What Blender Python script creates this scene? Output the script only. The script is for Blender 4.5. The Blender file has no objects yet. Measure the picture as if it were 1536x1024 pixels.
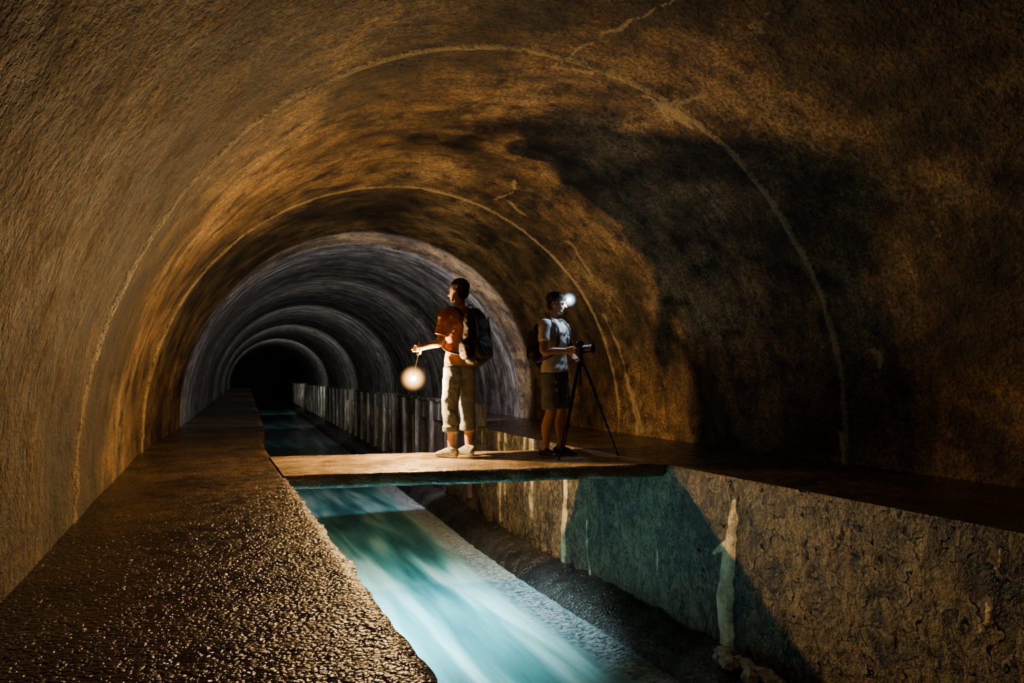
import bpy, bmesh, math, random
import numpy as np
from mathutils import Vector, Matrix, noise as mnoise
from mathutils.kdtree import KDTree
random.seed(3)
U=0.82
TH=math.atan(.452); ST=math.sin(TH); CT=math.cos(TH)
XC=2.905; R=3.755; ZC=.2
scene=bpy.context.scene
col=scene.collection

# ---------------------------------------------------------------- helpers
def vnoise(x,y,seed=0):
    rs=np.random.RandomState(seed); T=rs.rand(256,256)
    xi=np.floor(x).astype(int); yi=np.floor(y).astype(int)
    fx=x-xi; fy=y-yi; fx=fx*fx*(3-2*fx); fy=fy*fy*(3-2*fy)
    a=T[xi%256,yi%256]; b=T[(xi+1)%256,yi%256]; c=T[xi%256,(yi+1)%256]; d=T[(xi+1)%256,(yi+1)%256]
    return (a*(1-fx)+b*fx)*(1-fy)+(c*(1-fx)+d*fx)*fy
def fbm(x,y,seed=0,o=4):
    r=0;a=.5
    for i in range(o):
        r=r+a*vnoise(x*2**i,y*2**i,seed+i); a*=.5
    return r
def sw(Y):
    t=np.maximum(0,np.asarray(Y,float)-9)
    return np.where(t<4.5,.012*t*t,.243+.042*(t-4.5))
def sc(Y):
    t=np.maximum(0,np.asarray(Y,float)-9)
    return np.where(t<4.5,.012*t*t,.243+.045*(t-4.5))
def ysamples(spec):
    out=[]
    for a,b,s in spec:
        n=max(1,int(round((b-a)/s))); out+=list(a+(b-a)*np.arange(n)/n)
    out.append(spec[-1][1]); return np.array(out)
def grid_obj(name,P,UV,attrs,mat,flip=False,smooth=True):
    ny,nx=P.shape[:2]
    idx=np.arange(ny*nx).reshape(ny,nx)
    a=idx[:-1,:-1].ravel();b=idx[:-1,1:].ravel();c=idx[1:,1:].ravel();d=idx[1:,:-1].ravel()
    q=np.stack([a,d,c,b] if flip else [a,b,c,d],1)
    me=bpy.data.meshes.new(name)
    me.from_pydata((P.reshape(-1,3)*U).tolist(),[],q.tolist())
    uvl=me.uv_layers.new(name="UVMap")
    uvl.data.foreach_set("uv",(UV.reshape(-1,2)[q.ravel()]).astype(np.float32).ravel())
    for k,v in attrs.items():
        at=me.attributes.new(k,'FLOAT','POINT'); at.data.foreach_set("value",v.astype(np.float32).ravel())
    me.polygons.foreach_set("use_smooth",[smooth]*len(me.polygons))
    me.update()
    ob=bpy.data.objects.new(name,me); col.objects.link(ob)
    me.materials.append(mat); return ob

class NT:
    def __init__(s,name):
        s.m=bpy.data.materials.new(name); s.m.use_nodes=True
        s.t=s.m.node_tree; s.t.nodes.clear()
        s.out=s.n('ShaderNodeOutputMaterial'); s.b=s.n('ShaderNodeBsdfPrincipled')
        s.l(s.b.outputs[0],s.out.inputs[0])
    def n(s,k): return s.t.nodes.new(k)
    def l(s,a,b): s.t.links.new(a,b)
    def setin(s,sock,v):
        if hasattr(v,'is_linked') or hasattr(v,'links'): s.l(v,sock)
        else: sock.default_value=v
    def pos(s):
        return s.n('ShaderNodeNewGeometry').outputs['Position']
    def obj(s): return s.n('ShaderNodeTexCoord').outputs['Object']
    def uv(s): return s.n('ShaderNodeUVMap').outputs[0]
    def attr(s,k):
        a=s.n('ShaderNodeAttribute'); a.attribute_name=k; return a.outputs['Fac']
    def map(s,v,sc):
        m=s.n('ShaderNodeMapping'); s.l(v,m.inputs[0]); m.inputs['Scale'].default_value=sc; return m.outputs[0]
    def noise(s,v,scale,detail=5,rough=.55,dist=0):
        m=s.n('ShaderNodeTexNoise'); s.l(v,m.inputs['Vector']); m.inputs['Scale'].default_value=scale
        m.inputs['Detail'].default_value=detail; m.inputs['Roughness'].default_value=rough; m.inputs['Distortion'].default_value=dist
        return m.outputs['Fac']
    def vor(s,v,scale,feat='F1'):
        m=s.n('ShaderNodeTexVoronoi'); m.feature=feat; s.l(v,m.inputs['Vector']); m.inputs['Scale'].default_value=scale
        return m.outputs['Distance']
    def ramp(s,f,stops):
        m=s.n('ShaderNodeValToRGB'); s.l(f,m.inputs[0]); e=m.color_ramp.elements
        while len(e)<len(stops): e.new(.5)
        for i,(p,c) in enumerate(stops):
            e[i].position=p
            if not hasattr(c,'__len__'): c=(c,c,c)
            e[i].color=(*c[:3],1)
        return m.outputs[0]
    def mix(s,f,a,b,mode='MIX'):
        m=s.n('ShaderNodeMix'); m.data_type='RGBA'; m.blend_type=mode
        s.setin(m.inputs[0],f)
        for sock,v in ((m.inputs[6],a),(m.inputs[7],b)):
            if hasattr(v,'__len__'): v=(*v[:3],1)
            s.setin(sock,v)
        return m.outputs[2]
    def math(s,op,a,b=0.,clamp=False):
        m=s.n('ShaderNodeMath'); m.operation=op; m.use_clamp=clamp
        s.setin(m.inputs[0],a); s.setin(m.inputs[1],b); return m.outputs[0]
    def hsum(s,*prs):
        r=None
        for h,a in prs:
            q=s.math('MULTIPLY',h,a); r=q if r is None else s.math('ADD',r,q)
        return r
    def bump(s,h,strength=1.,dist=1.,nrm=None):
        m=s.n('ShaderNodeBump'); s.l(h,m.inputs['Height']); m.inputs['Strength'].default_value=strength
        m.inputs['Distance'].default_value=dist
        if nrm: s.l(nrm,m.inputs['Normal'])
        return m.outputs[0]
    def fin(s,color=None,rough=None,normal=None,spec=None):
        if color is not None:
            if hasattr(color,'__len__'): color=(*color[:3],1)
            s.setin(s.b.inputs['Base Color'],color)
        if rough is not None: s.setin(s.b.inputs['Roughness'],rough)
        if normal is not None: s.l(normal,s.b.inputs['Normal'])
        if spec is not None: s.b.inputs['Specular IOR Level'].default_value=spec
        return s.m

def simple(name,c,rough=.7,var=.3,scale=30,metal=0,bump=.2,emit=None,es=0):
    t=NT(name); o=t.obj(); n=t.noise(o,scale,2)
    cc=t.ramp(n,[(.3,[x*(1-var) for x in c]),(.7,[min(1,x*(1+var)) for x in c])])
    t.fin(cc,rough,t.bump(n,bump,.004)); t.b.inputs['Metallic'].default_value=metal
    return t.m

# ---------------------------------------------------------------- materials
def mat_vault():
    t=NT("vault_concrete"); p=t.pos(); uv=t.uv()
    n1=t.noise(p,.6,5,.65,.4)
    base=t.ramp(n1,[(.36,(.018,.012,.007)),(.46,(.070,.045,.022)),(.56,(.17,.113,.056)),(.68,(.30,.218,.118))])
    n2=t.noise(t.map(uv,(6,1.2,1)),1.6,5,.7,.3)
    base=t.mix(.55,base,t.ramp(n2,[(.34,(.28,.26,.24)),(.52,(.95,.95,.95)),(.68,(1.5,1.45,1.3))]),'MULTIPLY')
    n4=t.noise(p,3.2,7,.74)
    base=t.mix(.9,base,t.ramp(n4,[(.38,(.12,.10,.09)),(.5,(.95,.95,.95)),(.65,(1.6,1.5,1.28))]),'MULTIPLY')
    n3=t.noise(p,34,3,.7)
    base=t.mix(.85,base,t.ramp(n3,[(.36,(.25,.25,.25)),(.52,(1,1,1)),(.70,(2.0,1.85,1.5))]),'MULTIPLY')
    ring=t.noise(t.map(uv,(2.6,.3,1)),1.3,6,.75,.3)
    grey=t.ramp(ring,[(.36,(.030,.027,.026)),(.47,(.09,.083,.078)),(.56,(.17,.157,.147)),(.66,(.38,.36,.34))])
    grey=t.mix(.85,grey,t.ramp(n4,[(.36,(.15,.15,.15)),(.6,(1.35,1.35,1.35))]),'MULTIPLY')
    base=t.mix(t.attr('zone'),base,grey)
    f=t.math('ADD',t.attr('dep'),t.math('MULTIPLY',t.math('SUBTRACT',n4,.5),1.5))
    f=t.math('ADD',f,t.math('MULTIPLY',t.math('SUBTRACT',n3,.5),.9))
    fm=t.ramp(f,[(.34,0),(.85,1)])
    base=t.mix(t.math('MULTIPLY',fm,.65),base,(.45,.36,.20))
    h=t.hsum((n4,.11),(n3,.018),(n2,.015))
    return t.fin(base,t.ramp(n4,[(.35,.42),(.65,.8)]),t.bump(h),.4)
def mat_walk(name,cob=1.,tint=(.13,.095,.062),vs=58):
    t=NT(name); p=t.pos()
    n1=t.noise(p,1.5,5,.65); n3=t.noise(p,50,3,.7); nm=t.noise(p,9,3,.6)
    base=t.ramp(n1,[(.35,[c*.3 for c in tint]),(.52,tint),(.68,[c*1.9 for c in tint])])
    base=t.mix(.7,base,t.ramp(n3,[(.35,(.35,.35,.35)),(.65,(1.5,1.45,1.3))]),'MULTIPLY')
    nn=t.n('ShaderNodeTexNoise'); nn.inputs['Scale'].default_value=22; nn.inputs['Detail'].default_value=2; t.l(p,nn.inputs['Vector'])
    warp=t.n('ShaderNodeVectorMath'); warp.operation='ADD'; t.l(p,warp.inputs[0])
    s=t.n('ShaderNodeVectorMath'); s.operation='SCALE'; s.inputs['Scale'].default_value=.045; t.l(nn.outputs['Color'],s.inputs[0]); t.l(s.outputs[0],warp.inputs[1])
    v=t.vor(warp.outputs[0],vs,'F1')
    v2=t.math('MULTIPLY',v,v)
    h=t.hsum((v2,-.011*cob),(nm,.012*cob+.004),(n3,.005),(n1,.03))
    r=t.ramp(nm,[(.3,.14),(.5,.30),(.7,.55)])
    return t.fin(base,r,t.bump(h),.6)
def mat_chan():
    t=NT("channel_wall_concrete"); p=t.pos(); uv=t.uv()
    n1=t.noise(p,1.1,5,.65,.5); n4=t.noise(p,5,6,.72); n3=t.noise(p,45,3,.7)
    base=t.ramp(n1,[(.36,(.026,.019,.016)),(.5,(.095,.070,.050)),(.64,(.20,.155,.10))])
    st=t.noise(t.map(uv,(5,.6,1)),1.5,5,.65,.6)
    base=t.mix(.85,base,t.ramp(st,[(.34,(.25,.25,.25)),(.53,(1,1,1)),(.70,(1.7,1.6,1.35))]),'MULTIPLY')
    base=t.mix(.8,base,t.ramp(n4,[(.36,(.22,.22,.22)),(.5,(1,1,1)),(.65,(1.6,1.5,1.25))]),'MULTIPLY')
    base=t.mix(.7,base,t.ramp(n3,[(.35,(.4,.4,.4)),(.65,(1.45,1.4,1.25))]),'MULTIPLY')
    sq=t.noise(t.map(uv,(2.4,1,1)),4,2,.6,1.6)
    scr=t.ramp(sq,[(.44,0),(.50,1),(.56,0)])
    scr=t.mix(t.ramp(n1,[(.40,0),(.48,1)]),(0,0,0),scr)
    base=t.mix(t.math('MULTIPLY',scr,.5),base,(.44,.34,.18))
    nn=t.n('ShaderNodeTexNoise'); nn.inputs['Scale'].default_value=4; nn.inputs['Detail'].default_value=3; t.l(p,nn.inputs['Vector'])
    warp=t.n('ShaderNodeVectorMath'); warp.operation='ADD'; t.l(t.map(uv,(1,1,1)),warp.inputs[0])
    s=t.n('ShaderNodeVectorMath'); s.operation='SCALE'; s.inputs['Scale'].default_value=.35; t.l(nn.outputs['Color'],s.inputs[0]); t.l(s.outputs[0],warp.inputs[1])
    ck=t.vor(t.map(warp.outputs[0],(1.5,.8,1)),6,'DISTANCE_TO_EDGE')
    ckm=t.ramp(ck,[(.0,1),(.07,0)])
    base=t.mix(t.math('MULTIPLY',ckm,.7),base,(.012,.010,.009))
    f=t.math('ADD',t.attr('dep'),t.math('MULTIPLY',t.math('SUBTRACT',n4,.5),1.1))
    fm=t.ramp(f,[(.38,0),(.66,1)])
    base=t.mix(fm,base,t.ramp(n4,[(.34,(.34,.24,.10)),(.56,(.95,.80,.50))]))
    h=t.hsum((n4,.05),(n3,.008),(ckm,-.004),(fm,.008))
    return t.fin(base,t.ramp(n4,[(.3,.3),(.7,.65)]),t.bump(h),.5)
def mat_water():
    t=NT("milky_water"); p=t.pos()
    s1=t.noise(t.map(p,(1.5,.20,1)),1.5,2,.5,.3)
    s2=t.noise(t.map(p,(7,.7,1)),1.5,3,.55,.2)
    base=t.ramp(s1,[(.37,(.018,.11,.125)),(.49,(.06,.27,.285)),(.62,(.30,.60,.59))])
    base=t.mix(.4,base,t.ramp(s2,[(.3,(.5,.5,.5)),(.7,(1.4,1.4,1.4))]),'MULTIPLY')
    fine=t.noise(t.map(p,(6,10,1)),2.4,5,.78,.8)
    fx=t.attr('foam')
    ff=t.math('MULTIPLY',fx,t.ramp(fine,[(.43,.0),(.55,1)]))
    base=t.mix(t.math('MULTIPLY',fx,.7),base,(.02,.075,.11))
    base=t.mix(ff,base,(.85,.93,.98))
    base=t.mix(t.attr('far_dark'),base,(.012,.03,.038))  # distant water darkened in the colour itself
    h=t.hsum((s2,.010),(s1,.04),(t.math('MULTIPLY',fine,fx),.07))
    return t.fin(base,t.math('ADD',.26,t.math('MULTIPLY',fx,.15)),t.bump(h),.5)
M_v=mat_vault(); M_w=mat_walk("wet_pebbled_concrete",1.,(.068,.045,.026)); M_w2=mat_walk("wet_ledge_concrete",.3,(.045,.032,.022))
M_br=mat_walk("bridge_concrete",.4,(.30,.22,.13)); M_c=mat_chan(); M_wa=mat_water()
M_cb=mat_walk("slimy_curb_concrete",1.3,(.030,.030,.030),30)

# ---------------------------------------------------------------- vault
RINGS=[.7,5.4,10.1,14.8]
def arc_pos(v):
    L=math.pi*R
    th=np.clip(v/R,0,math.pi)
    x=-np.cos(th); z=np.sin(th)
    dz=np.where(v<0,v,np.where(v>L,L-v,0))
    return x,z,dz
def pix2vault(px,py):
    a=(px-768)/1000;b=(py-565)/1000
    dx=ST+a*CT; dz=-b
    A=dx*dx+dz*dz; B=2*(dx*(-XC)+dz*(1-ZC)); C=XC*XC+(1-ZC)**2-R*R
    d=(-B+math.sqrt(B*B-4*A*C))/(2*A)
    X=d*dx;Y=d*(CT-a*ST);Z=1+d*dz
    if Z<ZC:
        xx=XC+R if dx>0 else XC-R
        d=xx/dx; Y=d*(CT-a*ST); Z=1+d*dz
        return (Y,(math.pi*R+(ZC-Z)) if dx>0 else Z-ZC)
    return (Y,R*math.atan2(Z-ZC,-(X-XC)))
DEP=[([(833,92),(850,84),(870,70),(890,64),(905,50),(925,46),(940,31),(965,26),(985,14),(1014,-4)],.018,.9),
 ([(825,95),(850,99),(885,106)],.05,.8),([(965,142),(1005,160),(1040,188)],.05,.9),([(1000,160),(1030,152),(1058,140)],.04,.7),
 ([(985,150),(1000,175)],.05,.8),([(1125,40),(1150,20),(1190,0)],.025,.5),([(1130,60),(1140,30)],.05,.4),
 ([(742,298),(765,290),(773,270)],.035,.8),([(760,300),(785,320)],.05,.65),([(855,362),(885,412)],.05,.8),
 ([(905,470),(925,515),(938,560)],.05,.8),([(938,560),(950,610),(955,648)],.06,1.15),([(948,590),(962,648)],.05,1.),
 ([(1308,528),(1322,530),(1320,550)],.05,1.),([(1262,565),(1265,600)],.03,.7),([(1264,650),(1268,692)],.05,1.0),
 ([(478,255),(505,241)],.06,.62),([(325,350),(332,345)],.04,.9),([(610,302),(630,305)],.05,.7),([(1400,330),(1412,345)],.05,.5),
 ([(40,700),(60,600)],.05,.5),([(110,740),(118,810)],.04,.8),([(735,395),(748,410)],.05,.8)]
Ys=ysamples([(-6,3,.3),(3,6.5,.032),(6.5,11,.04),(11,16,.06),(16,60,.12),(60,112,.6)])
L=math.pi*R
V=np.concatenate([np.linspace(-.35,0,9)[:-1],np.linspace(0,L,431),np.linspace(L,L+.35,9)[1:]])
YY,VV=np.meshgrid(Ys,V,indexing='ij')
dep=np.zeros_like(YY)
near=(Ys<13)
for pl,w,s in DEP:
    pts=[pix2vault(*q) for q in pl]
    Yn=YY[near];Vn=VV[near]
    wob=.2+1.6*fbm(Yn*5,Vn*5,40,3)**1.3
    best=np.full(Yn.shape,9.)
    Yw_=Yn+.14*(fbm(Yn*4,Vn*4,44,3)-.5); Vw_=Vn+.14*(fbm(Yn*4+9,Vn*4,45,3)-.5)
    for (y0,v0),(y1,v1) in zip(pts[:-1],pts[1:]):
        dy=y1-y0;dv=v1-v0;l2=dy*dy+dv*dv+1e-9
        tt=np.clip(((Yw_-y0)*dy+(Vw_-v0)*dv)/l2,0,1)
        best=np.minimum(best,np.hypot(Yw_-y0-tt*dy,Vw_-v0-tt*dv))
    g=s*np.exp(-(best/(w*wob*1.4))**2)
    dep[near]=np.maximum(dep[near],g)
disp=.05*(fbm(YY*.5,VV*.5,5)-.5)+.03*(fbm(YY*2.5,VV*2.5,9)-.5)
for i,yk in enumerate(RINGS):
    yw=yk+.04*(fbm(VV*1.5,YY*0+i,77+i)-.5)*2
    g=np.exp(-((YY-yw)/.030)**2)
    amp=.5+.8*fbm(VV*2,YY*0+i*3,20+i)
    disp+=.024*g*amp+.015*(YY>yw)*np.exp(-(YY-yw)*1.2)
    dep=np.maximum(dep,np.exp(-((YY-yw)/.042)**2)*((.66 if i<3 else .35)+.5*fbm(VV*2.2,YY*0+i*5,60+i)))
# deeper joints: irregular spacing and strength
rr=np.random.RandomState(4); yk=15.6; kk=0
while yk<75:
    a_=rr.uniform(.2,1.); msk=np.abs(Ys-yk)<.5
    Ym=YY[msk]; Vm=VV[msk]
    yw=yk+.06*(fbm(Vm*1.2,Ym*0+kk,300+kk%20,3)-.5)*2
    g=np.exp(-((Ym-yw)/.08)**2)
    disp[msk]+=.020*a_*g
    dep[msk]=np.maximum(dep[msk],g*a_*(.0+.9*fbm(Vm*1.2,Ym*0+kk*3.7,81,3)))
    yk+=rr.uniform(.5,2.2); kk+=1
disp=np.where(VV<.0,disp*.5,disp)
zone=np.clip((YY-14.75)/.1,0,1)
x,z,dz=arc_pos(VV)
P=np.stack([XC+sw(YY)+(R-disp)*x,YY,ZC+(R-disp)*z+dz],-1)
UVv=np.stack([YY*U,VV*U],-1)
c1=int(np.searchsorted(V,L*.27)); c2=int(np.searchsorted(V,L*.73))
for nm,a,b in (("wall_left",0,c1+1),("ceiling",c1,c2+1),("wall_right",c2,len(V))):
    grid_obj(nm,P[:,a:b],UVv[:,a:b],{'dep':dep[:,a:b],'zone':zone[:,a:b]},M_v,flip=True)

# ---------------------------------------------------------------- swept floors
def sweep(name,prof,Ysp,shift,mat,jit=None,attrs=None,flip=False,flat=False):
    n=len(prof); Yg=np.repeat(Ysp[:,None],n,1)
    X=np.array([p[0] for p in prof])[None,:]+0*Yg; Z=np.array([p[1] for p in prof])[None,:]+0*Yg
    ws=np.array([p[2] if len(p)>2 else 0 for p in prof])[None,:]
    X=X+sw(Yg)*ws+sc(Yg)*(1-ws)
    if jit:
        X,Z=jit(X,Yg,Z)
    d=np.r_[0,np.cumsum(np.hypot(np.diff([p[0] for p in prof]),np.diff([p[1] for p in prof])))][None,:]+0*Yg
    at={k:f(X,Yg,Z) for k,f in (attrs or {}).items()}
    return grid_obj(name,np.stack([X,Yg,Z],-1),np.stack([Yg*U,d*U],-1),at,mat,flip=flip,smooth=not flat)
Yf=ysamples([(-6,1,.4),(1,16,.05),(16,60,.3),(60,112,1)])
def dense(pts,step):
    out=[]
    for a,b in zip(pts[:-1],pts[1:]):
        m=max(1,int(math.hypot(b[0]-a[0],b[1]-a[1])/step))
        for i in range(m):
            t=i/m; out.append(tuple(a[j]+(b[j]-a[j])*t for j in range(3)))
    out.append(pts[-1]); return out
XL=.69; XR=4.74
def jl(X,Y,Z):
    e=(fbm(Y*3,Y*0+2,31,5)-.5)*.05+(vnoise(Y*14,Y*0,33)-.5)*.018
    edge=np.exp(-((X-sc(Y)-XL)/.06)**2)*(Z>-.12)
    X=X+edge*e
    Z=Z+np.where(Z>-.01,.012*(fbm(X*2,Y*2,12)-.5)-.018*np.exp(-((X-sc(Y)-XL)/.03)**2),0)
    return X,Z
prof=dense([(-.95,0,1),(.69,0,0)],.06)[:-1]+dense([(.69,0,0),(.69,-.1,0)],.03)[:-1]+dense([(.69,-.1,0),(.69,-2.4,0)],.2)
prof=[(x_,z_,np.clip((XL-x_)/1.64,0,1)) for x_,z_,_ in prof]
sweep("floor_walkway_left",prof,Yf,None,M_w,jl,flip=True)
prof=[(x_,z_,np.clip((x_-XR)/1.95,0,1)) for x_,z_,_ in dense([(4.74,0,0),(6.8,0,1)],.08)]
def jr(X,Y,Z):
    return X,Z+.012*(fbm(X*2,Y*2,15)-.5)
sweep("floor_ledge_right",prof,Yf,None,M_w2,jr,flip=True)
Yw=ysamples([(-6,1,.4),(1,12,.04),(12,40,.15),(40,111.8,1)])
def zof(px,py):
    a=(px-768)/1000; d=XR/(ST+a*CT); return d*(CT-a*ST),1-(py-565)/1000*d
ST1=[([(1106,752),(1100,790),(1094,840),(1090,900),(1094,970)],[.02,.05,.085,.11,.10],1.3),
     ([(1090,815),(1072,828)],[.04,.02],.9),([(849,700),(850,760),(846,840)],[.055,.065,.06],1.05),
     ([(748,700),(748,780)],[.05,.04],.7),([(690,700),(690,760)],[.06,.04],.65),
     ([(1500,820),(1488,900),(1465,960)],[.02,.03,.02],.5),
     ([(985,800),(990,860)],[.02,.03],.6),([(880,780),(886,860)],[.03,.03],.6)]
def chdep(X,Y,Z):
    D=np.zeros_like(Y)
    wb=.5+1.0*fbm(Y*6,Z*4,144,3)
    Yq=Y+.08*(fbm(Y*5,Z*5,145,3)-.5)
    for pl,ws,s in ST1:
        pts=[zof(*q) for q in pl]
        for i in range(len(pts)-1):
            (y0,z0),(y1,z1)=pts[i],pts[i+1]
            dy=y1-y0;dv=z1-z0;l2=dy*dy+dv*dv
            tt=np.clip(((Yq-y0)*dy+(Z-z0)*dv)/l2,0,1); w=(ws[i]+(ws[i+1]-ws[i])*tt)*wb
            dd=np.hypot(Yq-y0-tt*dy,Z-z0-tt*dv)
            D=np.maximum(D,s*np.exp(-(dd/(w*1.15))**4))
    st=vnoise(Y*2.2,Y*0+1,8)*vnoise(Y*7,Y*0+4,9)
    D=np.maximum(D,np.where(Y>9.6,np.clip((st-.30)*2.6,0,.6)*np.clip((Z+1.6)*2,0,1),0))
    return D
def jc(X,Y,Z):
    D=chdep(X,Y,Z)
    X=X-.035*np.clip(D,0,1)-.03*(fbm(Y*1.5,Z*2,51)-.5)
    top=np.exp(-((Z)/.03)**2); X=X+top*((fbm(Y*5,Y*0,52)-.5)*.05+.01)
    return X,Z
sweep("wall_channel_right",dense([(XR,0,0),(XR,-.1,0),(XR,-1.85,0)],.035),Yw,None,M_c,jc,{'dep':chdep})
def jcb(X,Y,Z):
    n=fbm(Y*3,X*4,61,5)-.5
    return X+.08*n,Z+.10*n+.03*np.abs(np.sin(Y*9+3*fbm(Y,X,3)))
sweep("channel_curb",dense([(4.72,-1.72,0),(4.5,-1.78,0),(4.32,-1.86,0),(4.2,-2.0,0),(4.1,-2.2,0)],.04),Yw,None,M_cb,jcb)
def foam(X,Y,Z):
    xx=X-sc(Y); wv=.12*(fbm(Y*1.2,Y*0,171,3)-.5)
    return np.clip(np.exp(-((xx-3.98+wv)/.25)**2),0,1)
def far_dark(X,Y,Z): return np.clip((Y-19)/8,0,1)*.85  # far water colour darkened to offset light from the deep spots
def jw(X,Y,Z):
    h=.05*(fbm(X*1.6,Y*.35,71,3)-.5)+.06*(fbm(X*7,Y*3.5,72,3)-.5)*foam(X,Y,Z)
    return X,Z+h
sweep("channel_water",dense([(.6,-2.02,0),(4.25,-2.0,0)],.05),Yw,None,M_wa,jw,{'foam':foam,'far_dark':far_dark},flip=True)
def box(bm,c,s,rot=None):
    r=bmesh.ops.create_cube(bm,size=1); vs=r['verts']
    for v in vs:
        v.co=Vector((v.co.x*s[0],v.co.y*s[1],v.co.z*s[2]))
        if rot is not None: v.co=rot@v.co
        v.co+=Vector(c)
    return vs
def bm_obj(name,bm,mats,smooth=False,mw=None,bevel=0,bseg=2):
    bmesh.ops.recalc_face_normals(bm,faces=bm.faces)
    me=bpy.data.meshes.new(name); bm.to_mesh(me); bm.free()
    for m in mats: me.materials.append(m)
    if smooth: me.polygons.foreach_set("use_smooth",[True]*len(me.polygons))
    ob=bpy.data.objects.new(name,me); col.objects.link(ob)
    if mw is not None: ob.matrix_world=mw
    return ob
bm=bmesh.new(); box(bm,((XC+float(sw(112)))*U,112.1*U,1*U),(9*U,.2*U,7*U)); 
bm_obj("wall_end",bm,[simple("dark_concrete",(.05,.05,.05))])
t=NT("parapet_concrete"); p=t.pos(); n=t.noise(t.map(p,(3,3,.5)),1.8,5,.7)
M_p=t.fin(t.ramp(n,[(.36,(.025,.021,.018)),(.52,(.085,.075,.065)),(.66,(.38,.34,.28))]),.55,t.bump(n,1.,.04))
def mkparapet():
    bm=bmesh.new()
    ys=np.arange(12.6,70,.5)
    for a,b in zip(ys[:-1],ys[1:]):
        xa=XR+float(sc(a));xb=XR+float(sc(b)); vs=[]
        for (x_,y_) in ((xa,a),(xb,b)):
            vs.append([bm.verts.new((q[0]*U,y_*U,q[1]*U)) for q in ((x_-.03,-.05),(x_-.03,.40),(x_-.06,.40),(x_-.06,.46),(x_+.22,.46),(x_+.22,.0))])
        for i in range(5): bm.faces.new((vs[0][i],vs[0][i+1],vs[1][i+1],vs[1][i]))
        if a==ys[0]: bm.faces.new(vs[0])
    y=13.0
    while y<70:
        x_=XR+float(sc(y)); box(bm,((x_-.06)*U,y*U,-.55*U),(.10*U,.16*U,1.9*U)); y+=1.55
    return bm_obj("parapet",bm,[M_p])
mkparapet()
# footbridge slab
nx,nyy=84,36
u=np.linspace(0,1,nx)[None,:];w=np.linspace(0,1,nyy)[:,None]
fy=7.05+(6.22-7.05)*u; by=8.81+(7.98-8.81)*u
ej=(fbm(u*22,u*0,91,5)-.5)*.10; ej2=(fbm(u*20,u*0+5,94,5)-.5)*.08
X=XL-.02+(XR+.01-XL)*u+0*w; Y=(fy+ej)*(1-w)+(by+ej2)*w
top=np.stack([X,Y,.006+.012*(fbm(X*3,Y*3,8)-.5)],-1)
def ringgrid():
    Zb=-.135+.015*(fbm(X*3,Y*3,18)-.5)
    bot=np.stack([X,Y,Zb],-1)
    f=[top[0]*1.0]
    for i in (1,2,3):
        q=top[0].copy(); q[:,2]+=(bot[0][:,2]-top[0][:,2])*i/4; q[:,1]-=.012+.02*(vnoise(X[0]*9,X[0]*0+i,5)-.5); f.append(q)
    bk=[]
    for i in (3,2,1):
        q=top[-1].copy(); q[:,2]+=(bot[-1][:,2]-top[-1][:,2])*i/4; q[:,1]+=.012; bk.append(q)
    G=[r for r in top[::-1]]+f[1:]+[r for r in bot]+bk+[top[-1]]
    return np.array(G)
G=ringgrid()
grid_obj("footbridge",G,np.stack([G[...,0],G[...,1]],-1),{},M_br,flip=False)
rbm=bmesh.new()
for i in range(26):
    y=4.35+random.random()*.8; x_=4.42+random.random()*.2; r=.02+random.random()*.05
    q=bmesh.ops.create_icosphere(rbm,subdivisions=2,radius=1)['verts']
    for v in q:
        k_=1+.5*mnoise.noise(v.co*1.7+Vector((i,0,0)))
        v.co=Vector(((x_+v.co.x*r*k_*1.1)*U,(y+v.co.y*r*k_*1.3)*U,(-1.70+v.co.z*r*k_)*U))
bm_obj("rubble",rbm,[simple("calcite_rock",(.42,.36,.25),.6,.4,25,0,.6)])

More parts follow.
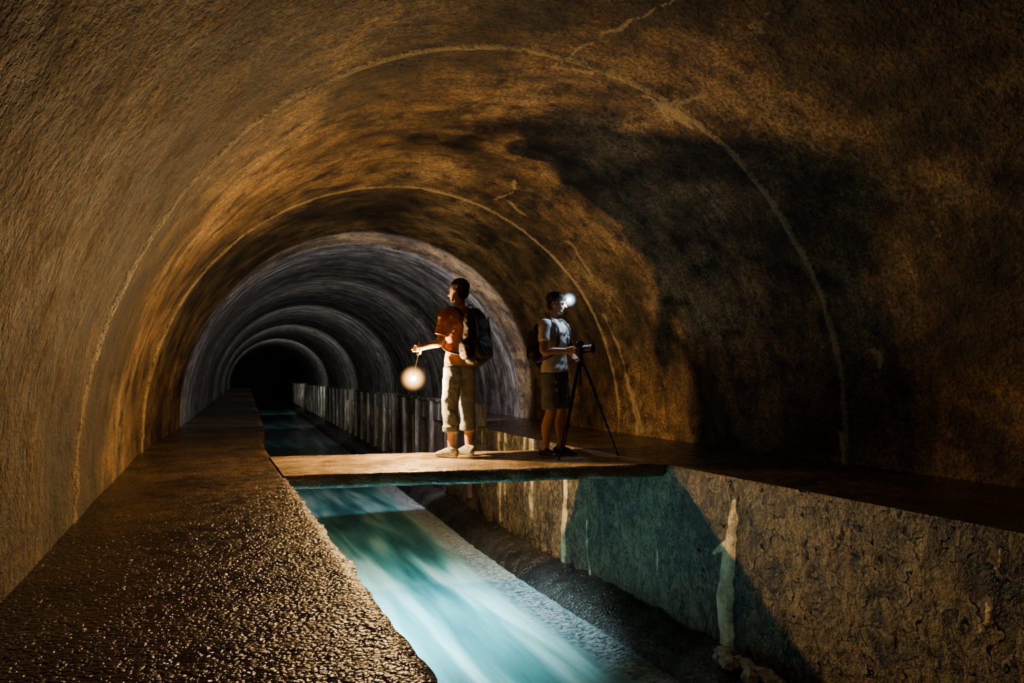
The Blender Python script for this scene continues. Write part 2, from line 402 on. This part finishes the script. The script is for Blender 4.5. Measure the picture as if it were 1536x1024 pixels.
# ---------------------------------------------------------------- figure toolkit
def catmull(P,t):
    n=len(P)-1; i=min(int(t),n-1); f=t-i
    p0=P[max(i-1,0)];p1=P[i];p2=P[i+1];p3=P[min(i+2,n)]
    return .5*((2*p1)+(p2-p0)*f+(2*p0-5*p1+4*p2-p3)*f*f+(3*p1-p0-3*p2+p3)*f**3)
class B:
    def __init__(s,scale=1.): s.v=[];s.f=[];s.m=[];s.s=scale;s.T=None
    def addv(s,c,m):
        c=Vector(c)
        if s.T is not None: c=s.T@c
        s.v.append(c*s.s); s.m.append(m); return len(s.v)-1
    def loft(s,pts,rads,side=(1,0,0),mat=0,n=20,step=.012,cap=.6,floor=None):
        P=[np.array(p,float) for p in pts]
        Rr=[np.array(r if hasattr(r,'__len__') else (r,r),float) for r in rads]
        C=[];RR=[]
        for i in range(len(P)-1):
            m=max(2,int(np.linalg.norm(P[i+1]-P[i])/step))
            for j in range(m):
                C.append(catmull(P,i+j/m)); RR.append(catmull(Rr,i+j/m))
        C.append(P[-1]);RR.append(Rr[-1])
        t0=C[0]-C[1]; t0/=np.linalg.norm(t0); t1=C[-1]-C[-2]; t1/=np.linalg.norm(t1)
        pre=[];post=[]
        for a in (75,50,25):
            r=math.radians(a); k_=min(RR[0])*cap; pre.append((C[0]+t0*k_*math.sin(r),RR[0]*math.cos(r)))
            k_=min(RR[-1])*cap; post.insert(0,(C[-1]+t1*k_*math.sin(r),RR[-1]*math.cos(r)))
        allr=pre+list(zip(C,RR))+post
        cs=[a for a,_ in allr]; sd=np.array(side,float); rings=[]
        for i,(c,r) in enumerate(allr):
            tg=cs[min(i+1,len(cs)-1)]-cs[max(i-1,0)]; tg/=np.linalg.norm(tg)+1e-12
            sx=sd-np.dot(sd,tg)*tg; sx/=np.linalg.norm(sx)+1e-12; oy=np.cross(tg,sx)
            rg=[]
            for k_ in range(n):
                an=2*math.pi*k_/n
                q=c+sx*r[0]*math.cos(an)+oy*r[1]*math.sin(an)
                if floor is not None: q[2]=max(q[2],floor)
                rg.append(s.addv(q,mat))
            rings.append(rg)
        for a,b in zip(rings[:-1],rings[1:]):
            for k_ in range(n): s.f.append((a[k_],a[(k_+1)%n],b[(k_+1)%n],b[k_]))
        s.f.append(tuple(rings[0][::-1])); s.f.append(tuple(rings[-1]))
    def ell(s,c,r,mat=0,e=1.,rot=None,n=20):
        def pw(x_,k_): return math.copysign(abs(x_)**k_,x_)
        rg=[]
        for i in range(n+1):
            ph=-math.pi/2+math.pi*i/n; row=[]
            for j in range(n*2):
                a=math.pi*j/n
                q=Vector((r[0]*pw(math.cos(ph),e)*pw(math.cos(a),e),r[1]*pw(math.cos(ph),e)*pw(math.sin(a),e),r[2]*pw(math.sin(ph),e)))
                if rot is not None: q=rot@q
                row.append(s.addv(Vector(c)+q,mat))
            rg.append(row)
        m=n*2
        for a,b in zip(rg[:-1],rg[1:]):
            for k_ in range(m): s.f.append((a[k_],a[(k_+1)%m],b[(k_+1)%m],b[k_]))
    def hand(s,wrist,d,pn,thumb,curl,mat=0):
        w=Vector(wrist);d=Vector(d).normalized();pn=Vector(pn); pn=(pn-d*pn.dot(d)).normalized(); sd=d.cross(pn)
        s.loft([w-d*.01,w+d*.03,w+d*.06,w+d*.088],[(.026,.019),(.036,.017),(.041,.015),(.038,.012)],sd,mat,16,.006)
        for k_,(o,l,bo) in enumerate(((-.030,.068,-.006),(-.010,.080,0),(.011,.076,0),(.030,.060,-.01))):
            o=o*thumb*-1
            p=w+d*(.082+bo)+sd*o; q=d.copy(); pts=[p-d*.015,p]
            for j,f in enumerate((.45,.32,.25)):
                q=(Matrix.Rotation(curl*(.75+.25*j)*s.cs,3,sd)@q).normalized()
                p=p+q*l*f*1.05; pts.append(p)
            s.loft(pts,[.0095,.0095,.009,.0082,.0068],sd,mat,10,.004)
        p=w+d*.028+sd*.030*thumb; q=(d*.62+sd*.62*thumb+pn*.5).normalized()
        p2=p+q*.038; q2=(d*.75+sd*.15*thumb+pn*.65).normalized(); p3=p2+q2*.032
        s.loft([p-q*.012,p,p2,p3],[.013,.0125,.0105,.0085],pn,mat,10,.004)
    cs=-1
def finish(b,name,mats,voxel,mw,cloth=(),amp=.006,sm=2,sole=None,hem=None):
    me=bpy.data.meshes.new(name+"_src"); me.from_pydata([tuple(v) for v in b.v],[],b.f); me.update()
    bm=bmesh.new(); bm.from_mesh(me); bmesh.ops.remove_doubles(bm,verts=bm.verts,dist=1e-6); bmesh.ops.recalc_face_normals(bm,faces=bm.faces); bm.to_mesh(me); bm.free()
    ob=bpy.data.objects.new(name+"_tmp",me); col.objects.link(ob)
    md=ob.modifiers.new('r','REMESH'); md.mode='VOXEL'; md.voxel_size=voxel
    dg=bpy.context.evaluated_depsgraph_get(); ev=ob.evaluated_get(dg)
    nm=bpy.data.meshes.new_from_object(ev); bpy.data.objects.remove(ob)
    kd=KDTree(len(b.v))
    for i,v in enumerate(b.v): kd.insert(v,i)
    kd.balance()
    for m in mats: nm.materials.append(m)
    nm.name=name
    pm=[]
    for p in nm.polygons:
        c=p.center
        _,i,_=kd.find(c); k_=b.m[i]
        if sole and k_==sole[0] and c.z<sole[1]: k_=sole[2]
        if hem and k_ in (1,2) and abs(c.x)<.215:
            k_=1 if c.z>hem+.006*math.sin(c.x*25+c.y*18) else 2
        pm.append(k_)
    bm=bmesh.new(); bm.from_mesh(nm); bm.faces.ensure_lookup_table()
    for f,k_ in zip(bm.faces,pm): f.material_index=k_; f.smooth=True
    for _ in range(sm): bmesh.ops.smooth_vert(bm,verts=bm.verts,factor=.5,use_axis_x=True,use_axis_y=True,use_axis_z=True)
    bm.normal_update()
    if cloth:
        off=[]
        for v in bm.verts:
            if all(f.material_index in cloth for f in v.link_faces):
                q=v.co; h=mnoise.noise(Vector((q.x*9,q.y*9,q.z*16)))+.5*mnoise.noise(Vector((q.x*22+5,q.y*22,q.z*30+q.x*25)))
                off.append((v,v.normal*amp*h))
        for v,o in off: v.co+=o
    bm.to_mesh(nm); bm.free()
    o2=bpy.data.objects.new(name,nm); col.objects.link(o2); o2.matrix_world=mw
    return o2

S_skin=simple("skin",(.50,.29,.19),.5,.12,60); S_hair=simple("dark_hair",(.025,.018,.014),.55,.4,160,0,.8)
S_lip=simple("lips",(.4,.16,.12),.5,.1); S_eye=simple("eyes",(.05,.04,.035),.2,.1)
S_orange=simple("orange_tshirt",(.58,.23,.035),.85,.12,90); S_khaki=simple("grey_trousers",(.17,.20,.245),.85,.12,90)
S_sneak=simple("grey_sneaker",(.24,.25,.26),.7,.5,45); S_sole=simple("white_rubber",(.6,.58,.52),.6,.1)
S_tee=simple("pale_tshirt",(.55,.59,.63),.85,.12,90); S_short=simple("slate_shorts",(.14,.17,.20),.85,.12,90)
S_dshoe=simple("dark_sneaker",(.05,.05,.055),.6,.4,50); S_pack=simple("black_pack_nylon",(.020,.017,.016),.6,.2,80)
S_pack2=simple("pack_trim",(.05,.042,.036),.6,.2,50)
S_black=simple("black_plastic",(.02,.02,.022),.4,.2,80); S_metal=simple("dark_metal",(.08,.08,.085),.35,.2,60,.9)
S_glass=simple("lens_glass",(.02,.02,.05),.05,.1,10)

def person(name,scale,mw,arms,legs,short,mats,head_yaw=0,head_pitch=0,shorts=False,lean=0):
    b=B(scale)
    b.loft([(0,0,.82),(0,-.005,.88),(0,-.005,.95),(0,0,1.03)],[(.12,.09),(.165,.115),(.168,.118),(.150,.106)],mat=2,n=32)
    b.loft([(0,0,.925),(0,0,.96),(0,0,1.03),(0,.0,1.13),(0,.0,1.25),(0,-.005,1.36),(0,-.008,1.43),(0,-.008,1.475),(0,0,1.51)],
           [(.190,.136),(.184,.132),(.170,.124),(.163,.118),(.175,.125),(.192,.125),(.185,.105),(.125,.08),(.068,.062)],mat=1,n=36,cap=.1)
    b.loft([(0,-.008,1.46),(0,.0,1.53),(0,.012,1.60)],[.058,.053,.055],mat=0)
    for sgn,(hip,knee,ank,ta) in zip((-1,1),legs):
        hip,knee,ank=map(np.array,(hip,knee,ank)); mid=(hip+knee)/2
        calf=knee*.6+ank*.4+np.array((0,-.022,0))
        b.loft([hip,mid,knee,calf,knee*.25+ank*.75,ank],[.085,.075,.056,.056,.040,.037],mat=0)
        if shorts:
            e=knee*.93+hip*.07
            b.loft([hip+(0,0,.0),mid+(0,0,.05),e],[(.096,.108),(.098,.102),(.094,.098)],mat=2,n=28,cap=.1)
            s_=ank+(0,0,.05); b.loft([s_,ank],[.047,.047],mat=6,cap=.1)
        else:
            e=knee*.48+ank*.52
            b.loft([hip+(0,0,.0),mid,knee,knee*.75+ank*.25+np.array((0,-.012,0)),e],[(.096,.108),(.092,.096),(.080,.084),(.078,.082),(.075,.078)],mat=2,n=28,cap=.1)
            b.loft([e+(0,0,.03),e-(0,0,.02)],[.085,.084],mat=5,n=28,cap=.2)
        Rz=Matrix.Rotation(ta,3,'Z')
        def q(x_,y_,z_):
            r=Rz@Vector((x_,y_,0)); return (ank[0]+r.x,ank[1]+r.y,z_)
        sd=Rz@Vector((1,0,0))
        b.loft([q(0,-.06,.045),q(0,-.02,.055),q(0,.05,.050),q(0,.12,.036),q(0,.185,.026)],[(.034,.045),(.038,.055),(.043,.05),(.047,.036),(.034,.024)],sd,3,24,floor=.0)
        b.loft([q(0,-.015,.05),q(0,-.02,.10)],[(.044,.05),(.043,.046)],mat=3,cap=.1)
    for sgn,(sh,el,wr,hd,pn,th,curl) in zip((-1,1),arms):
        sh,el,wr=map(np.array,(sh,el,wr))
        b.loft([sh*.9+np.array((0,0,.14)),sh,(sh+el)/2,el,el*.6+wr*.4,wr],[.05,.052,.047,.040,.038,.027],mat=0)
        e=sh*(1-short)+el*short
        b.loft([np.array((sh[0]*.55,sh[1],sh[2]+.0)),sh+np.array((0,0,.0)),(sh+e)/2,e],[(.06,.06),(.068,.072),(.064,.068),(.066,.070)],side=(0,1,0),mat=1,n=26,cap=.1)
        b.hand(wr,hd,pn,th,curl)
    b.T=Matrix.Translation((0,.012,1.575))@Matrix.Rotation(head_yaw,4,'Z')@Matrix.Rotation(head_pitch,4,'X')
    b.ell((0,0,.115),(.074,.094,.10),0); b.ell((0,.028,.078),(.060,.070,.088),0); b.ell((0,.045,.018),(.045,.048,.036),0)
    b.loft([(0,.093,.100),(0,.108,.080),(0,.112,.066)],[.008,.012,.016],mat=0,n=10,step=.005)
    for s_ in (-1,1):
        b.ell((s_*.077,-.005,.085),(.012,.020,.032),0,n=12); b.ell((s_*.029,.088,.098),(.013,.009,.007),7,n=10)
        b.ell((s_*.030,.095,.116),(.020,.007,.005),4,n=10)
        b.ell((s_*.070,.008,.112),(.016,.018,.036),4,n=14)
    b.ell((0,.092,.036),(.024,.010,.009),8,n=10)
    b.ell((0,-.022,.150),(.088,.100,.078),4,n=30); b.ell((0,-.045,.09),(.079,.062,.075),4,n=26)
    for i in range(30):
        a=random.uniform(0,6.28); e=random.uniform(.35,1.4)
        b.ell((.079*math.cos(a)*math.cos(e),-.022+.090*math.sin(a)*math.cos(e),.150+.073*math.sin(e)),(.018,.018,.014),4,n=8)
    b.T=None
    return finish(b,name,mats,.0050,mw,cloth=(1,2),amp=.0085,sm=2,sole=(3,.020,6),hem=.925*scale)
def pmw(x_,y_,F):
    F=Vector((F[0],F[1],0)).normalized(); r=Vector((F.y,-F.x,0))
    return Matrix(((r.x,F.x,0,x_*U),(r.y,F.y,0,y_*U),(0,0,1,.006*U),(0,0,0,1)))
mw1=pmw(2.84,7.86,(-.411,.91))
mats1=[S_skin,S_orange,S_khaki,S_sneak,S_hair,S_khaki,S_sole,S_eye,S_lip]
arms1=[((-.195,0,1.42),(-.25,.03,1.15),(-.305,.222,1.10),(-.15,.98,-.05),(.97,.12,0),1,1.15),
       ((.195,-.01,1.42),(.27,-.06,1.15),(.27,.08,.94),(.0,.45,-.9),(-1,0,0),-1,.45)]
legs1=[((-.09,0,.90),(-.118,.025,.50),(-.135,-.02,.085),.15),((.09,0,.90),(.115,.02,.50),(.135,.01,.085),-.2)]
person("man_holding_lamp",1.01,mw1,arms1,legs1,.75,mats1,head_yaw=.35,head_pitch=-.05)
mw2=pmw(3.92,7.38,(.5,-.87)); k2=.935
def a2(*q): return tuple(c/k2 for c in q)
mats2=[S_skin,S_tee,S_short,S_dshoe,S_hair,S_short,S_sole,S_eye,S_lip]
arms2=[((-.19,0,1.42),a2(-.25,.02,1.06),a2(-.12,.20,.985),(.62,.75,.02),(.5,-.3,.8),-1,.7),
       ((.19,0,1.42),a2(.25,.03,1.07),a2(.125,.205,1.075),(-.35,.93,.05),(-.95,-.3,0),-1,.75)]
legs2=[((-.09,0,.90),(-.105,.03,.50),(-.12,.0,.085),.3),((.09,0,.90),(.11,.02,.50),(.125,-.05,.085),-.3)]
person("photographer",k2,mw2,arms2,legs2,.62,mats2,head_yaw=.25,head_pitch=-.12,shorts=True)

def backpack(name,mw,sc_,w,hh,zc,dpt):
    b=B(sc_); y0=-.125-dpt
    b.loft([(0,y0+.02,zc-hh),(0,y0,zc-hh*.8),(0,y0-.01,zc-hh*.35),(0,y0,zc+hh*.2),(0,y0+.015,zc+hh*.7),(0,y0+.03,zc+hh*1.02)],
           [(w*.7,dpt*.6),(w*.98,dpt*1.0),(w*1.04,dpt*1.08),(w*.98,dpt),(w*.86,dpt*.82),(w*.6,dpt*.55)],mat=0,n=40,cap=.5)
    b.ell((0,y0-dpt*.85,zc-hh*.38),(w*.74,.055,hh*.45),0,.7); b.ell((0,y0-dpt*.65,zc+hh*.45),(w*.6,.04,hh*.3),0,.7)
    for s_ in (-1,1):
        b.ell((s_*w*.98,y0,zc-hh*.5),(.045,dpt*.7,hh*.38),0,.7)
        b.loft([(s_*.09,-.12,1.41),(s_*.105,-.06,1.49),(s_*.11,.03,1.503),(s_*.118,.10,1.43),(s_*.122,.130,1.33),(s_*.135,.122,1.20),(s_*.165,.06,1.10),(s_*.165,-.06,1.05),(s_*.12,-.15,1.03)],
               [(.028,.009)]*9,side=(1,0,.2),mat=1,n=12,step=.012)
        b.loft([(s_*w*.6,y0-dpt*.7,zc+hh*.8),(s_*w*.62,y0-dpt-.0,zc),(s_*w*.6,y0-dpt*.9,zc-hh*.8)],[(.012,.006)]*3,mat=1,n=10)
    b.loft([(-.04,-.14,zc+hh+.0),(-.03,-.15,zc+hh+.065),(.03,-.15,zc+hh+.065),(.04,-.14,zc+hh+.0)],[.008]*4,side=(0,1,0),mat=1,n=8,step=.008)
    return finish(b,name,[S_pack,S_pack2],.006,mw,cloth=(0,),amp=.012,sm=2)
backpack("backpack",mw1,1.01,.150,.255,1.20,.105)
backpack("backpack.001",mw2,k2,.135,.21,1.22,.085)

# handheld lamp
Lp=Vector((2.29*U,8.04*U,.98*U))
inv=mw1.inverted(); Ll=inv@Lp
gp=Vector((-.322+.028,.222+.075+.01,1.10))*1.01
hb=B(1)
top_=gp+Vector((0,0,.07)); bot_=gp-Vector((0,0,.07)); nk=Ll+Vector((0,0,.035))
hb.loft([top_,gp,bot_],[.014,.016,.015],mat=0,n=14,step=.01); hb.loft([bot_,(bot_+nk)/2,nk],[.009,.008,.009],mat=0,n=12,step=.01)
hb.loft([nk+Vector((0,0,.0)),nk-Vector((0,0,.012))],[.012,.014],mat=0,n=14,step=.01)
me=bpy.data.meshes.new("handheld_lamp"); me.from_pydata([tuple(v) for v in hb.v],[],hb.f)
me.materials.append(S_black);me.materials.append(S_metal)
for p_ in me.polygons: p_.material_index=hb.m[p_.vertices[0]]; p_.use_smooth=True
lampo=bpy.data.objects.new("handheld_lamp",me); col.objects.link(lampo); lampo.matrix_world=mw1
def bulb(name,c,r,color,power,parent):
    bm=bmesh.new(); bmesh.ops.create_uvsphere(bm,u_segments=24,v_segments=16,radius=r)
    t=NT(name+"_glow"); t.fin((.8,.8,.8),.5)
    t.b.inputs['Emission Color'].default_value=(*color,1)
    t.b.inputs['Emission Strength'].default_value=power/(4*math.pi*r*r*math.pi)
    o=bm_obj(name,bm,[t.m],True); o.parent=parent; o.location=c; return o
def lamp_halo(name,c,r,color,es,parent,pw=3.):
    """emissive volume imitating the halo around a lamp, fading from the centre"""
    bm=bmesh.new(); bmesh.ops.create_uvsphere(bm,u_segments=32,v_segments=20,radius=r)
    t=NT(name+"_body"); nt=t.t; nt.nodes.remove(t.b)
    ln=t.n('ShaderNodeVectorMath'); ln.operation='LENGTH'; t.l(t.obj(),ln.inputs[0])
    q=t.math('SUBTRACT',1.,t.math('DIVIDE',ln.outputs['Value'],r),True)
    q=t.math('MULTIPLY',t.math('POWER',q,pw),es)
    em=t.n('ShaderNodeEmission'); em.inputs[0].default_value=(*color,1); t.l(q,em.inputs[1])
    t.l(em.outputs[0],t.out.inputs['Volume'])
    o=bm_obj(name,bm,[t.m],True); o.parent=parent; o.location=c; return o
bulb("bulb",Ll,.024,(1.,.58,.20),450,lampo)
lamp_halo("lamp_halo",Ll,.15,(1.,.50,.13),230,lampo)  # glow ball added around the bulb, no solid globe

hb=B(k2); hb.T=Matrix.Translation((0,.012,1.575))@Matrix.Rotation(.25,4,'Z')@Matrix.Rotation(-.12,4,'X')
pts=[(.0885*math.cos(a),-.010+.107*math.sin(a),.142+.012*math.sin(a)) for a in np.linspace(0,2*math.pi,25)]
hb.loft(pts,[(.004,.012)]*25,side=(0,0,1),mat=1,n=10,step=.02,cap=.1)
hb.ell((0,.105,.152),(.030,.018,.020),0,.5,n=10)
hb.loft([(0,.115,.152),(0,.126,.152)],[.017,.019],side=(1,0,0),mat=0,n=16,step=.005,cap=.1)
lc=hb.T@Vector((0,.138,.152))
me=bpy.data.meshes.new("headlamp"); me.from_pydata([tuple(v) for v in hb.v],[],hb.f)
me.materials.append(S_metal);me.materials.append(S_pack2)
for p_ in me.polygons: p_.material_index=hb.m[p_.vertices[0]]; p_.use_smooth=True
hlo=bpy.data.objects.new("headlamp",me); col.objects.link(hlo); hlo.matrix_world=mw2
bulb("led",lc*k2,.017,(.68,.86,1.),15,hlo)
lamp_halo("led_halo",lc*k2,.085,(.45,.75,1.),260,hlo)  # added halo of emission around the headlamp LED

# ---------------------------------------------------------------- tripod + camera
def tube(bm,a,b_,r0,r1,seg=12):
    a=Vector(a);b_=Vector(b_);d=b_-a
    M=Matrix.Translation((a+b_)/2)@d.to_track_quat('Z','Y').to_matrix().to_4x4()
    bmesh.ops.create_cone(bm,cap_ends=True,segments=seg,radius1=r0,radius2=r1,depth=d.length,matrix=M)
apex=Vector((4.14*U,7.12*U,.955))
bm=bmesh.new()
for fx_,fy_ in ((4.64,7.04),(4.2,7.66),(3.74,6.93)):
    f=Vector((fx_*U,fy_*U,.012)); d=(f-apex); h=Vector((d.x,d.y,0)).normalized()*.035
    a=apex+h; d=f-a
    tube(bm,a,a+d*.36,.014,.014); tube(bm,a+d*.34,a+d*.37,.017,.017); tube(bm,a+d*.35,a+d*.68,.011,.011)
    tube(bm,a+d*.66,a+d*.69,.014,.014); tube(bm,a+d*.67,a+d*.985,.008,.008); tube(bm,a+d*.975,f,.012,.013)
    tube(bm,apex,a,.012,.014)
tube(bm,apex-Vector((0,0,.03)),apex+Vector((0,0,.02)),.03,.032,16)
tube(bm,apex-Vector((0,0,.22)),apex+Vector((0,0,.06)),.011,.011,12)
tube(bm,apex+Vector((0,0,.045)),apex+Vector((0,0,.085)),.022,.024,16); tube(bm,apex+Vector((0,0,.085)),apex+Vector((0,0,.097)),.03,.03,16)
F2=Vector((.5,-.87,0)).normalized(); R2=Vector((F2.y,-F2.x,0))
tube(bm,apex+Vector((0,0,.06)),apex+Vector((0,0,.0))-F2*.15+R2*-.02,.006,.009)
bm_obj("tripod",bm,[S_black])
cm=Matrix(((R2.x,F2.x,0,apex.x),(R2.y,F2.y,0,apex.y),(0,0,1,apex.z+.097),(0,0,0,1)))
bm=bmesh.new()
box(bm,(0,0,.05),(.135,.055,.092)); box(bm,(.055,.022,.048),(.028,.045,.085)); box(bm,(0,.002,.108),(.062,.055,.032)); box(bm,(0,.0,.128),(.024,.024,.008))
bmesh.ops.bevel(bm,geom=list(bm.edges),offset=.007,segments=2,affect='EDGES')
tube(bm,(0,.025,.05),(0,.06,.05),.036,.036,24); tube(bm,(0,.058,.05),(0,.105,.05),.039,.040,24); tube(bm,(0,.103,.05),(0,.145,.05),.040,.047,24)
tube(bm,(.05,.02,.094),(.05,.02,.104),.009,.009); tube(bm,(-.045,0,.094),(-.045,0,.106),.012,.012); tube(bm,(0,-.028,.105),(0,-.04,.105),.014,.015)
nf=len(bm.faces)
tube(bm,(0,.1455,.05),(0,.1462,.05),.038,.038,24)
bm.faces.ensure_lookup_table()
for f in bm.faces[nf:]: f.material_index=1
co=bm_obj("dslr_camera",bm,[S_black,S_glass],False,cm)

# ---------------------------------------------------------------- lights
def area(name,loc,direction,sx,sy,power,color,spread=180):
    l=bpy.data.lights.new(name,'AREA'); l.shape='RECTANGLE'; l.size=sx; l.size_y=sy; l.energy=power; l.color=color; l.spread=math.radians(spread)
    o=bpy.data.objects.new(name,l); col.objects.link(o); o.location=Vector(loc)*U
    o.rotation_euler=Vector(direction).to_track_quat('-Z','Y').to_euler(); return o
def spot(name,loc,direction,power,color,ang,blend=.3,r=.05):
    l=bpy.data.lights.new(name,'SPOT'); l.energy=power; l.color=color; l.spot_size=math.radians(ang); l.spot_blend=blend; l.shadow_soft_size=r
    o=bpy.data.objects.new(name,l); col.objects.link(o); o.location=Vector(loc)*U
    o.rotation_euler=Vector(direction).to_track_quat('-Z','Y').to_euler(); return o
area("water_torch",(2.3,7.5,-.3),(-.16,.18,-.97),1.5,.3,210,(.66,.94,1.),138)
spot("unseen_deep_spot",(4.4,13.2,1.3),(-.05,1,.15),300,(1.,.92,.98),152,.12)  # unseen spot without a lamp body, lights the vault past the last ring
spot("unseen_deep_spot.001",(3.8,19.5,1.2),(.04,1,.15),190,(.95,.98,.90),160,1.)
spot("unseen_deep_spot.002",(4.1,28,1.2),(.04,1,.15),300,(.95,.98,.88),160,1.)  # this and the next ones: unseen spots added to extend light down the tunnel
spot("unseen_deep_spot.003",(4.6,39,1.2),(.04,1,.15),380,(.95,.96,.88),160,1.)
spot("unseen_deep_spot.004",(5.2,54,1.2),(.04,1,.15),450,(.95,.96,.88),160,1.)

w=bpy.data.worlds.new("w"); scene.world=w; w.use_nodes=True
w.node_tree.nodes['Background'].inputs[0].default_value=(.5,.6,1,1); w.node_tree.nodes['Background'].inputs[1].default_value=.0006

cam=bpy.data.cameras.new("camera"); cam.sensor_width=36; cam.lens=36*1000/1536; cam.shift_y=53/1536; cam.clip_start=.05; cam.clip_end=300
co=bpy.data.objects.new("camera",cam); col.objects.link(co); co.location=(0,0,U); co.rotation_euler=(math.pi/2,0,-TH)
scene.camera=co
